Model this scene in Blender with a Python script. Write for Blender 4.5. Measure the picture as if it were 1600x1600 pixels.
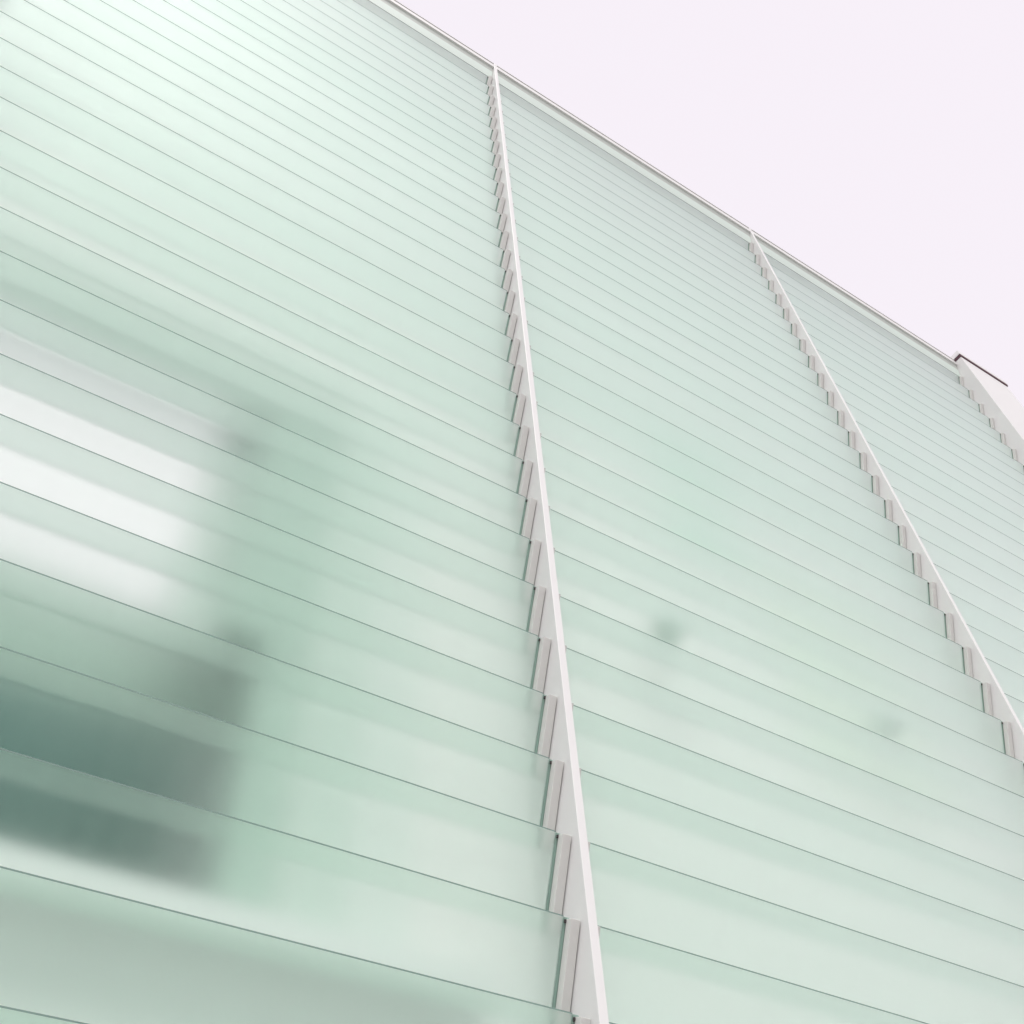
import bpy, math, random
from mathutils import Matrix, Vector
for o in list(bpy.data.objects):
    bpy.data.objects.remove(o)
scene = bpy.context.scene
COL = scene.collection
random.seed(7)

# ---------------------------------------------------------------- units
H = 0.45                       # height of one glass course (m)
CAM_V = -3.5983                # camera height in courses, relative to course line 0
EYE = 1.62
Z0 = EYE - CAM_V * H           # world height of course line 0
W = 11.05723                   # bay width in courses

def P(u, n, v):
    """facade coordinates (along, outwards, up), in courses -> world metres"""
    return Vector((u * H, -n * H, v * H + Z0))

# ---------------------------------------------------------------- camera
cam_data = bpy.data.cameras.new('camera')
cam = bpy.data.objects.new('camera', cam_data)
COL.objects.link(cam)
R = [[0.84572283, -0.04569281, 0.53166255],
     [0.38928219, -0.6286305, -0.673263],
     [0.36498257, 0.77636065, -0.51385976]]
def axis(r): return Vector((r[0], -r[2], r[1]))
right, down, fwd = axis(R[0]), axis(R[1]), axis(R[2])
m = Matrix((right, -down, -fwd)).transposed().to_4x4()
m.translation = P(-5.97987, 7.97866, CAM_V)
cam.matrix_world = m
cam_data.sensor_width = 36.0
cam_data.lens = 36.0 * 1604.43 / 1600.0
cam_data.clip_start = 0.05
cam_data.clip_end = 3000
scene.camera = cam

# ---------------------------------------------------------------- world, sun, exposure
SUN_EL, SUN_AZ = 57.0, -26.0   # azimuth measured from the facade's outward normal, towards the left
world = bpy.data.worlds.new('World')
scene.world = world
world.use_nodes = True
nt = world.node_tree
nt.nodes.clear()
out = nt.nodes.new('ShaderNodeOutputWorld')
bg = nt.nodes.new('ShaderNodeBackground')
sky = nt.nodes.new('ShaderNodeTexSky')
sky.sky_type = 'NISHITA'
sky.sun_disc = False
sky.sun_elevation = math.radians(SUN_EL)
sky.sun_rotation = math.radians(180 + SUN_AZ)
mix = nt.nodes.new('ShaderNodeMix'); mix.data_type = 'RGBA'
mix.inputs[0].default_value = 0.985            # an even white cloud deck over the blue
mix.inputs[7].default_value = (9.5, 8.9, 9.58, 1)
nt.links.new(sky.outputs[0], mix.inputs[6])
nt.links.new(mix.outputs[2], bg.inputs[0])
bg.inputs[1].default_value = 0.0515
nt.links.new(bg.outputs[0], out.inputs[0])

sun_data = bpy.data.lights.new('sun', 'SUN')
sun_data.energy = 1.5
sun_data.angle = math.radians(25)
sun_data.color = (1.0, 0.97, 0.93)
sun = bpy.data.objects.new('sun', sun_data)
COL.objects.link(sun)
az = math.radians(SUN_AZ); el = math.radians(SUN_EL)
to_sun = Vector((math.sin(az) * math.cos(el), -math.cos(az) * math.cos(el), math.sin(el)))
sun.rotation_euler = to_sun.to_track_quat('Z', 'Y').to_euler()
sun.location = to_sun * 60

scene.view_settings.view_transform = 'Standard'
scene.view_settings.look = 'None'
scene.view_settings.gamma = 1.0
scene.view_settings.use_curve_mapping = False
scene.view_settings.exposure = 0.95
scene.render.engine = 'CYCLES'
cy = scene.cycles
cy.use_denoising = True
cy.use_adaptive_sampling = True
cy.adaptive_threshold = 0.02
cy.max_bounces = 32
cy.diffuse_bounces = 14
cy.glossy_bounces = 10
cy.transmission_bounces = 24
cy.blur_glossy = 0.5

# ---------------------------------------------------------------- materials
def new_mat(name):
    mt = bpy.data.materials.new(name)
    mt.use_nodes = True
    mt.node_tree.nodes.clear()
    return mt, mt.node_tree
def N(t, kind, **kw):
    n = t.nodes.new(kind)
    for k, val in kw.items():
        n.inputs[k].default_value = val
    return n

def surface(name, col, rough=0.5, var=0.05, scale=3.0, bump=0.0, bscale=60.0, spec=0.5):
    mt, t = new_mat(name)
    o = t.nodes.new('ShaderNodeOutputMaterial')
    b = N(t, 'ShaderNodeBsdfPrincipled')
    b.inputs['Roughness'].default_value = rough
    b.inputs['Specular IOR Level'].default_value = spec
    tc = t.nodes.new('ShaderNodeTexCoord')
    nz = N(t, 'ShaderNodeTexNoise', Scale=scale, Detail=5.0, Roughness=0.6)
    t.links.new(tc.outputs['Object'], nz.inputs['Vector'])
    rp = t.nodes.new('ShaderNodeMix'); rp.data_type = 'RGBA'
    rp.inputs[6].default_value = tuple(c * (1 - var) for c in col) + (1,)
    rp.inputs[7].default_value = tuple(min(1, c * (1 + var)) for c in col) + (1,)
    t.links.new(nz.outputs[0], rp.inputs[0])
    t.links.new(rp.outputs[2], b.inputs['Base Color'])
    if bump:
        n2 = N(t, 'ShaderNodeTexNoise', Scale=bscale, Detail=4.0)
        t.links.new(tc.outputs['Object'], n2.inputs['Vector'])
        bp = N(t, 'ShaderNodeBump', Strength=bump, Distance=0.002)
        t.links.new(n2.outputs[0], bp.inputs['Height'])
        t.links.new(bp.outputs[0], b.inputs['Normal'])
    t.links.new(b.outputs[0], o.inputs[0])
    return mt

def frosted(name, tint, milk_col, milk, rough):
    """acid-etched glass: rough refraction with a little milky body"""
    mt, t = new_mat(name)
    o = t.nodes.new('ShaderNodeOutputMaterial')
    tc = t.nodes.new('ShaderNodeTexCoord')
    nz = N(t, 'ShaderNodeTexNoise', Scale=1.3, Detail=3.0)
    t.links.new(tc.outputs['Object'], nz.inputs['Vector'])
    mr = N(t, 'ShaderNodeMapRange')
    mr.inputs['To Min'].default_value = rough - 0.03
    mr.inputs['To Max'].default_value = rough + 0.03
    t.links.new(nz.outputs[0], mr.inputs['Value'])
    g = N(t, 'ShaderNodeBsdfGlass', IOR=1.4); g.distribution = 'BECKMANN'
    # every pane comes from its own batch: a slight difference of tint
    oi = t.nodes.new('ShaderNodeObjectInfo')
    tm = t.nodes.new('ShaderNodeMix'); tm.data_type = 'RGBA'
    tm.inputs[6].default_value = tuple(c - d for c, d in zip(tint, (0.016, 0.006, 0.010))) + (1,)
    tm.inputs[7].default_value = tuple(min(1, c + d) for c, d in zip(tint, (0.016, 0.006, 0.010))) + (1,)
    t.links.new(oi.outputs['Random'], tm.inputs[0])
    t.links.new(tm.outputs[2], g.inputs['Color'])
    t.links.new(mr.outputs[0], g.inputs['Roughness'])
    d = N(t, 'ShaderNodeBsdfDiffuse'); d.inputs[0].default_value = milk_col + (1,)
    tr = N(t, 'ShaderNodeBsdfTranslucent'); tr.inputs[0].default_value = milk_col + (1,)
    m1 = t.nodes.new('ShaderNodeMixShader'); m1.inputs[0].default_value = 0.42
    t.links.new(d.outputs[0], m1.inputs[1]); t.links.new(tr.outputs[0], m1.inputs[2])
    m2 = t.nodes.new('ShaderNodeMixShader')
    # faint rain marks in the etched face
    mp = t.nodes.new('ShaderNodeMapping'); mp.inputs['Scale'].default_value = (9.0, 1.0, 0.8)
    t.links.new(tc.outputs['Object'], mp.inputs[0])
    n3 = N(t, 'ShaderNodeTexNoise', Scale=2.0, Detail=4.0)
    t.links.new(mp.outputs[0], n3.inputs['Vector'])
    mk = N(t, 'ShaderNodeMapRange')
    mk.inputs['To Min'].default_value = milk - 0.03; mk.inputs['To Max'].default_value = milk + 0.03
    t.links.new(n3.outputs[0], mk.inputs['Value']); t.links.new(mk.outputs[0], m2.inputs[0])
    t.links.new(g.outputs[0], m2.inputs[1]); t.links.new(m1.outputs[0], m2.inputs[2])
    # satin reflective coating, stronger at a glancing view
    lw = t.nodes.new('ShaderNodeLayerWeight')
    pw = t.nodes.new('ShaderNodeMath'); pw.operation = 'POWER'; pw.inputs[1].default_value = 1.3
    t.links.new(lw.outputs['Facing'], pw.inputs[0])
    ml = t.nodes.new('ShaderNodeMath'); ml.operation = 'MULTIPLY_ADD'; ml.use_clamp = True
    ml.inputs[1].default_value = COAT_G; ml.inputs[2].default_value = COAT_0
    t.links.new(pw.outputs[0], ml.inputs[0])
    gl = N(t, 'ShaderNodeBsdfGlossy', Roughness=0.64); gl.distribution = 'MULTI_GGX'
    gl.inputs['Color'].default_value = (0.95, 0.985, 0.985, 1)
    m3 = t.nodes.new('ShaderNodeMixShader')
    t.links.new(ml.outputs[0], m3.inputs[0])
    t.links.new(m2.outputs[0], m3.inputs[1]); t.links.new(gl.outputs[0], m3.inputs[2])
    t.links.new(m3.outputs[0], o.inputs[0])
    return mt

COAT_G, COAT_0 = 0.80, 0.0
M_GLASS = frosted('frosted_glass', (0.940, 0.983, 0.958), (0.76, 0.95, 0.855), 0.11, 0.40)
M_EDGE = surface('glass_edge', (0.24, 0.34, 0.31), 0.25, 0.1, 4.0)
M_WHITE = surface('white_coated_metal', (0.685, 0.685, 0.68), 0.42, 0.025, 2.0, 0.05, 90.0)
M_BAR = surface('white_clamp_metal', (0.60, 0.60, 0.58), 0.45, 0.04, 6.0, 0.08, 120.0)
M_DARK = surface('dark_gasket', (0.045, 0.04, 0.04), 0.6, 0.2, 8.0)
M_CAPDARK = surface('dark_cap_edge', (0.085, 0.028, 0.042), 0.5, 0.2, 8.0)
M_WALL = surface('pale_inner_wall', (0.905, 0.885, 0.885), 0.8, 0.02, 0.7)
M_LOWER = surface('grey_inner_wall', (0.90, 0.885, 0.89), 0.8, 0.05, 0.7)
M_SOFFIT_MINT = surface('soffit_shade_mint', (0.58, 0.67, 0.62), 0.5, 0.04, 3.0)  # greenish shade below the coping, painted on its lower slope
M_SOFFIT_SHADE = surface('soffit_shade_grey', (0.44, 0.475, 0.445), 0.5, 0.04, 3.0)  # grey shade below the coping, painted on its upper slope
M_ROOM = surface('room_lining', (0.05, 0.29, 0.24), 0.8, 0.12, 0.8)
M_BLIND = surface('white_blind', (0.86, 0.86, 0.87), 0.8, 0.03, 1.0)
def lamp(name, col, strength):
    mt, t = new_mat(name)
    o = t.nodes.new('ShaderNodeOutputMaterial')
    e = N(t, 'ShaderNodeEmission', Strength=strength); e.inputs[0].default_value = col + (1,)
    t.links.new(e.outputs[0], o.inputs[0])
    return mt
M_LIGHT = lamp('lit_ceiling_panel', (1.0, 0.93, 0.97), 0.60)
M_STEEL = surface('grey_green_steel', (0.16, 0.20, 0.18), 0.5, 0.1, 5.0)
M_PAVE = surface('light_paving', (0.39, 0.385, 0.365), 0.85, 0.12, 0.35, 0.1, 20.0)

# ---------------------------------------------------------------- helpers
def mesh_obj(name, verts, faces, mats, parent=None, fm=None, bevel=0.0):
    me = bpy.data.meshes.new(name)
    me.from_pydata([tuple(v) for v in verts], [], faces)
    for mt in (mats if isinstance(mats, (list, tuple)) else [mats]):
        me.materials.append(mt)
    if fm:
        for p, i in zip(me.polygons, fm):
            p.material_index = i
    me.update()
    ob = bpy.data.objects.new(name, me)
    COL.objects.link(ob)
    if parent is not None:
        ob.parent = parent
    if bevel:
        bv = ob.modifiers.new('bevel', 'BEVEL')
        bv.width = bevel; bv.segments = 2; bv.limit_method = 'ANGLE'
    return ob

FACES = [(0, 3, 2, 1), (4, 5, 6, 7), (0, 1, 5, 4), (1, 2, 6, 5), (2, 3, 7, 6), (3, 0, 4, 7)]
def prism(poly, u0, u1):
    """cross-section polygon [(n, v)...] extruded along u; facade units, local metres"""
    k = len(poly)
    vs = [(u0 * H, -n * H, v * H) for n, v in poly] + [(u1 * H, -n * H, v * H) for n, v in poly]
    fs = [tuple(range(k)), tuple(range(2 * k - 1, k - 1, -1))]
    fs += [(i, i + k, (i + 1) % k + k, (i + 1) % k) for i in range(k)]
    return vs, fs
def fix(ob):
    import bmesh
    bm = bmesh.new(); bm.from_mesh(ob.data)
    bmesh.ops.recalc_face_normals(bm, faces=bm.faces)
    bm.to_mesh(ob.data); bm.free()
    return ob
def block(name, u0, u1, n0, n1, v0, v1, mat, parent, bevel=0.0):
    """axis-aligned block between facade coordinates; origin at its lower front left"""
    poly = [(n0, 0), (n1, 0), (n1, v1 - v0), (n0, v1 - v0)]
    vs, fs = prism(poly, 0, u1 - u0)
    ob = fix(mesh_obj(name, vs, fs, mat, parent, bevel=bevel))
    ob.location = P(u0, 0, v0)
    return ob

# ---------------------------------------------------------------- ground
GROUND_V = -Z0 / H
gr = mesh_obj('pavement', [(-400, -400, 0), (400, -400, 0), (400, 400, 0), (-400, 400, 0)], [(0, 1, 2, 3)], M_PAVE)
gr['kind'] = 'structure'

# ---------------------------------------------------------------- the building
B = bpy.data.objects.new('glass_building', None)
COL.objects.link(B)
B['label'] = 'building clad in rows of tilted pale green frosted glass panels between white fins'
B['category'] = 'building'

K0, K1 = -6, 32
FIN_L, FIN_R, FIN_N = 0.13, 0.245, 0.20
SL = 0.40                                   # how far the foot of a panel sits back, in courses
TH = 0.027                                  # glass thickness
TOP = 31.72                                 # underside of the coping
nrm = Vector((1.0, -SL)).normalized()       # panel normal in (n, v): outwards and a little down

# one glass panel, shared by all courses
def panel_mesh(wd):
    e = 0.012                                # polished strip along the top edge
    a = (0.0, 0.0); a2 = (-SL * e, -e); b = (-SL, -1.0)
    bi = (b[0] - nrm.x * TH, b[1] - nrm.y * TH); ai = (a[0] - nrm.x * TH, a[1] - nrm.y * TH)
    poly = [a, a2, b, bi, ai]
    vs, fs = prism(poly, 0, wd)
    # end caps, strip, front, foot, back, top
    fm = [1, 1, 1, 0, 1, 0, 1]
    return vs, fs, fm

GL, GR = 0.405, -0.03
vs, fs, fm = panel_mesh(W - GL + GR)
proto = mesh_obj('glass_panel', vs, fs, [M_GLASS, M_EDGE], B, fm)
fix(proto)
pm = proto.data
first = True
for bay in range(-1, 3):
    for k in range(K0, K1):
        if first:
            ob = proto; first = False
        else:
            ob = proto.copy(); COL.objects.link(ob); ob.parent = B
        ob.location = P(bay * W - W + W * 0 + GL, 0, k) if False else P((bay - 1) * W + GL, 0, k)
        ob.rotation_euler = (math.radians(random.uniform(-.2, .2)), math.radians(random.uniform(-.012, .012)), 0)

# clamp bars: box lying on the front face of the glass along its end, with a green
# gasket filling the joint beside the glass
M_GASKET = surface('green_gasket', (0.27, 0.40, 0.345), 0.35, 0.15, 5.0)
def bar_mesh():
    d = Vector((-SL, -1.0)).normalized()
    ln = math.hypot(1, SL)
    t = 0.105
    a = d * 0.03
    b = d * (ln - 0.01)
    p1 = [a + nrm * 0.002, b + nrm * 0.002, b + nrm * t, a + nrm * t]
    v1, f1 = prism([(p.x, p.y) for p in p1], 0, 0.112)
    a = d * 0.01
    p2 = [a - nrm * 0.026, b - nrm * 0.026, b - nrm * 0.006, a - nrm * 0.006]
    v2, f2 = prism([(p.x, p.y) for p in p2], -0.03, 0.05)
    a = d * 0.035; b = d * 0.075
    p3 = [a - nrm * 0.004, b - nrm * 0.004, b + nrm * 0.018, a + nrm * 0.018]
    v3, f3 = prism([(p.x, p.y) for p in p3], -0.022, -0.001)
    k1, k2 = len(v1), len(v1) + len(v2)
    return (v1 + v2 + v3, f1 + [tuple(i + k1 for i in f) for f in f2] + [tuple(i + k2 for i in f) for f in f3],
            [0] * len(f1) + [1] * len(f2) + [2] * len(f3))
bv, bf, bfm = bar_mesh()

def fin(name, u, left=True, rightbars=True):
    f = block(name, u + FIN_L, u + FIN_R, -0.75, FIN_N, GROUND_V, 32.16, M_WHITE, B, 0.004)
    base = f.location
    for k in range(K0, K1):
        if left:
            ob = BAR.copy(); COL.objects.link(ob); ob.parent = f
            ob.location = P(u + 0.004, 0, k) - base
        if rightbars:
            ob = BAR.copy(); COL.objects.link(ob); ob.parent = f
            ob.location = P(u + FIN_R + 0.014, 0, k) - base
    return f
BAR = fix(mesh_obj('clamp_bar', bv, bf, [M_BAR, M_GASKET, M_DARK], None, bfm))
mod = BAR.modifiers.new('bevel', 'BEVEL'); mod.width = 0.003; mod.segments = 2
fin('fin', -2 * W, False, False)
fin('fin', -W, True, True)
fin('fin', 0, True, True)
fin('fin', W, True, True)
# the pier that closes the row on the right
U3 = 2 * W
pier = block('end_pier', U3 + FIN_L, U3 + 2.95, -9.0, 0.48, GROUND_V, 31.98, M_WHITE, B, 0.006)
for k in range(K0, K1):
    ob = BAR.copy(); COL.objects.link(ob); ob.parent = pier
    ob.location = P(U3 + 0.004, 0, k) - pier.location
bpy.data.objects.remove(BAR)
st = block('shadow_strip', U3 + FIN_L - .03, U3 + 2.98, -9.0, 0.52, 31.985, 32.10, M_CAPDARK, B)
pc = block('pier_cap', U3 + FIN_L - .06, U3 + 3.0, -9.0, 0.53, 32.103, 32.36, M_WHITE, B, 0.004)

# coping along the roof edge, one length per bay, between the fins
for bay in range(-1, 3):
    u0 = (bay - 1) * W + FIN_R + 0.003
    u1 = bay * W + FIN_L - 0.003
    prof = [(FIN_N - .01, .30), (FIN_N - .01, .02), (.14, .02), (.09, -.25), (.008, -.712), (-.026, -.712), (-.95, -.30), (-.95, .30)]
    vs, fs = prism(prof, 0, u1 - u0)
    c = mesh_obj('coping', vs, fs, [M_WHITE, M_SOFFIT_SHADE, M_SOFFIT_MINT], B, [0, 0, 0, 0, 1, 2, 0, 0, 0, 0], bevel=0.003)
    fix(c)
    c.location = P(u0, 0, TOP)
    fl = block('cap_flange', u0, u1, -0.95, FIN_N + .012, 32.05, 32.10, M_WHITE, c, 0.002)
    fl.location = P(u0, 0, 32.05) - c.location
    jn = block('joint', u0, u1, -0.95, FIN_N - .03, 32.022, 32.048, M_DARK, c)
    jn.location = P(u0, 0, 32.022) - c.location

# roof, back and sides close the shell
DEPTH = -22.0
block('roof', -2 * W, U3, DEPTH, -0.955, 31.6, 32.0, M_WHITE, B)
block('back_wall', -2 * W, U3 + .12, DEPTH - .5, DEPTH - .003, GROUND_V, 31.9, M_WALL, B)
block('side_wall', -2 * W - .5, -2 * W - .003, DEPTH, -.8, GROUND_V, 31.9, M_WALL, B)
block('side_wall', U3 + FIN_L, U3 + 2.95, DEPTH, -9.005, GROUND_V, 31.9, M_WALL, B)
block('plinth', -2 * W, U3 + .12, -2.0, -0.5, GROUND_V, K0 - 1.02, M_STEEL, B)

# inner wall with the big opening behind the left bay
NI, NB = -1.7, -2.3
OU0, OU1, OV0, OV1 = -9.6, -2.5, 2.2, 12.0
block('inner_wall', -2 * W, OU0, NB, NI, GROUND_V, 31.5, M_WALL, B)
block('inner_wall', OU1, U3 + .12, NB, NI, OV0 + .002, 31.5, M_WALL, B)
block('inner_wall', OU1 + .002, U3 + .12, NB, NI, GROUND_V, OV0, M_LOWER, B)
block('inner_wall', OU0 + .002, OU1 - .002, NB, NI, OV1, 31.5, M_WALL, B)
block('inner_wall', OU0 + .002, OU1 - .002, NB, NI, GROUND_V, OV0, M_LOWER, B)
# dark room behind it
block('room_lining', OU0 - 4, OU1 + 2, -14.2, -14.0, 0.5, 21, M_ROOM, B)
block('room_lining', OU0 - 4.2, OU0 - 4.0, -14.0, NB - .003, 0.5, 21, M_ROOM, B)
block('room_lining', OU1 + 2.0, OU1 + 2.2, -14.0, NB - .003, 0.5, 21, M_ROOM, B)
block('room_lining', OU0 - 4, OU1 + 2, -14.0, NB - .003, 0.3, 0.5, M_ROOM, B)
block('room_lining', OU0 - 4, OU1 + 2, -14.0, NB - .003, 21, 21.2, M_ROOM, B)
block('ceiling_light', -13.0, -2.6, -8.2, -8.0, 11.4, 18.6, M_LIGHT, B)
rv = fix(mesh_obj('reveal', *prism([(0, 0), (0, 0), (0, 0)], 0, 1), M_WALL, B))
pl = [(OU1 - 0.5, -5.2), (OU1 - .004, NI - .004), (OU1 - .004, -5.2)]
for i, (a, n) in enumerate(pl):
    rv.data.vertices[i].co = (a * H, -n * H, (OV0 + .003) * H)
    rv.data.vertices[i + 3].co = (a * H, -n * H, (OV1 - .003) * H)
rv.location = (0, 0, Z0)
fix(rv)
M_TINT = surface('yellow_green_panel', (0.80, 0.87, 0.775), 0.8, 0.05, 0.8)
M_MINT = surface('mint_panel', (0.66, 0.83, 0.74), 0.8, 0.06, 0.6)
block('tone_panel', 4.7, 6.9, NI + .003, NI + .05, 12.2, 16.6, M_MINT, B)
block('tone_panel', 7.0, 10.7, NI + .003, NI + .05, 7.4, 13.0, M_TINT, B)
M_PART = surface('green_grey_tone', (0.46, 0.60, 0.53), 0.8, 0.1, 0.8)
M_FADE = surface('pale_mint_fade', (0.66, 0.755, 0.705), 0.8, 0.06, 0.8)  # stepped boards: soft edge of the dark opening put into their colour
M_FADE2 = surface('white_mint_fade', (0.79, 0.83, 0.81), 0.8, 0.05, 0.8)
block('tone_panel', OU1 - .003, -1.75, NI + .003, NI + .02, OV0, OV1, M_FADE, B)
block('tone_panel', -1.746, -.95, NI + .003, NI + .02, OV0, OV1, M_FADE2, B)
M_PALE = surface('pale_grey_fade', (0.70, 0.76, 0.735), 0.8, 0.06, 0.8)  # pale step beside the lit panel, its falloff put into the colour
block('fade_partition', -3.75, OU1 - .006, -2.2, -1.78, 6.0, 10.596, M_PART, B)  # added partitions: stepped tones stand in for the soft fade of light
block('fade_partition', -3.15, OU1 - .006, -2.2, -1.80, OV0 + .004, 5.996, M_PART, B)
block('fade_partition', -4.35, -3.6, -2.6, -2.3, 5.9, 11.2, M_PALE, B)
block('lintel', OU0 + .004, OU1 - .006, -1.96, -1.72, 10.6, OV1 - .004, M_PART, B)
block('fade_partition', -12.0, -2.7, -3.7, -3.5, 5.6, 7.3, M_PART, B)
block('window_sill', OU0, -.1, -1.65, -1.2, 1.60, 1.93, M_BLIND, B)
M_LAMP = surface('green_grey_fitting', (0.28, 0.45, 0.35), 0.5, 0.1, 5.0)
for u, v in ((3.37, 8.5), (8.55, 8.55)):
    hd = block('wall_fitting', u - .2, u + .2, -1.15, -.75, v - .22, v + .22, M_LAMP, B, .03)
    arm = block('arm', u - .06, u + .06, NI, -1.15, v - .75, v - .1, M_WALL, hd, .005)
    arm.location = P(u - .06, 0, v - .75) - hd.location
print('meshes', len(bpy.data.objects))
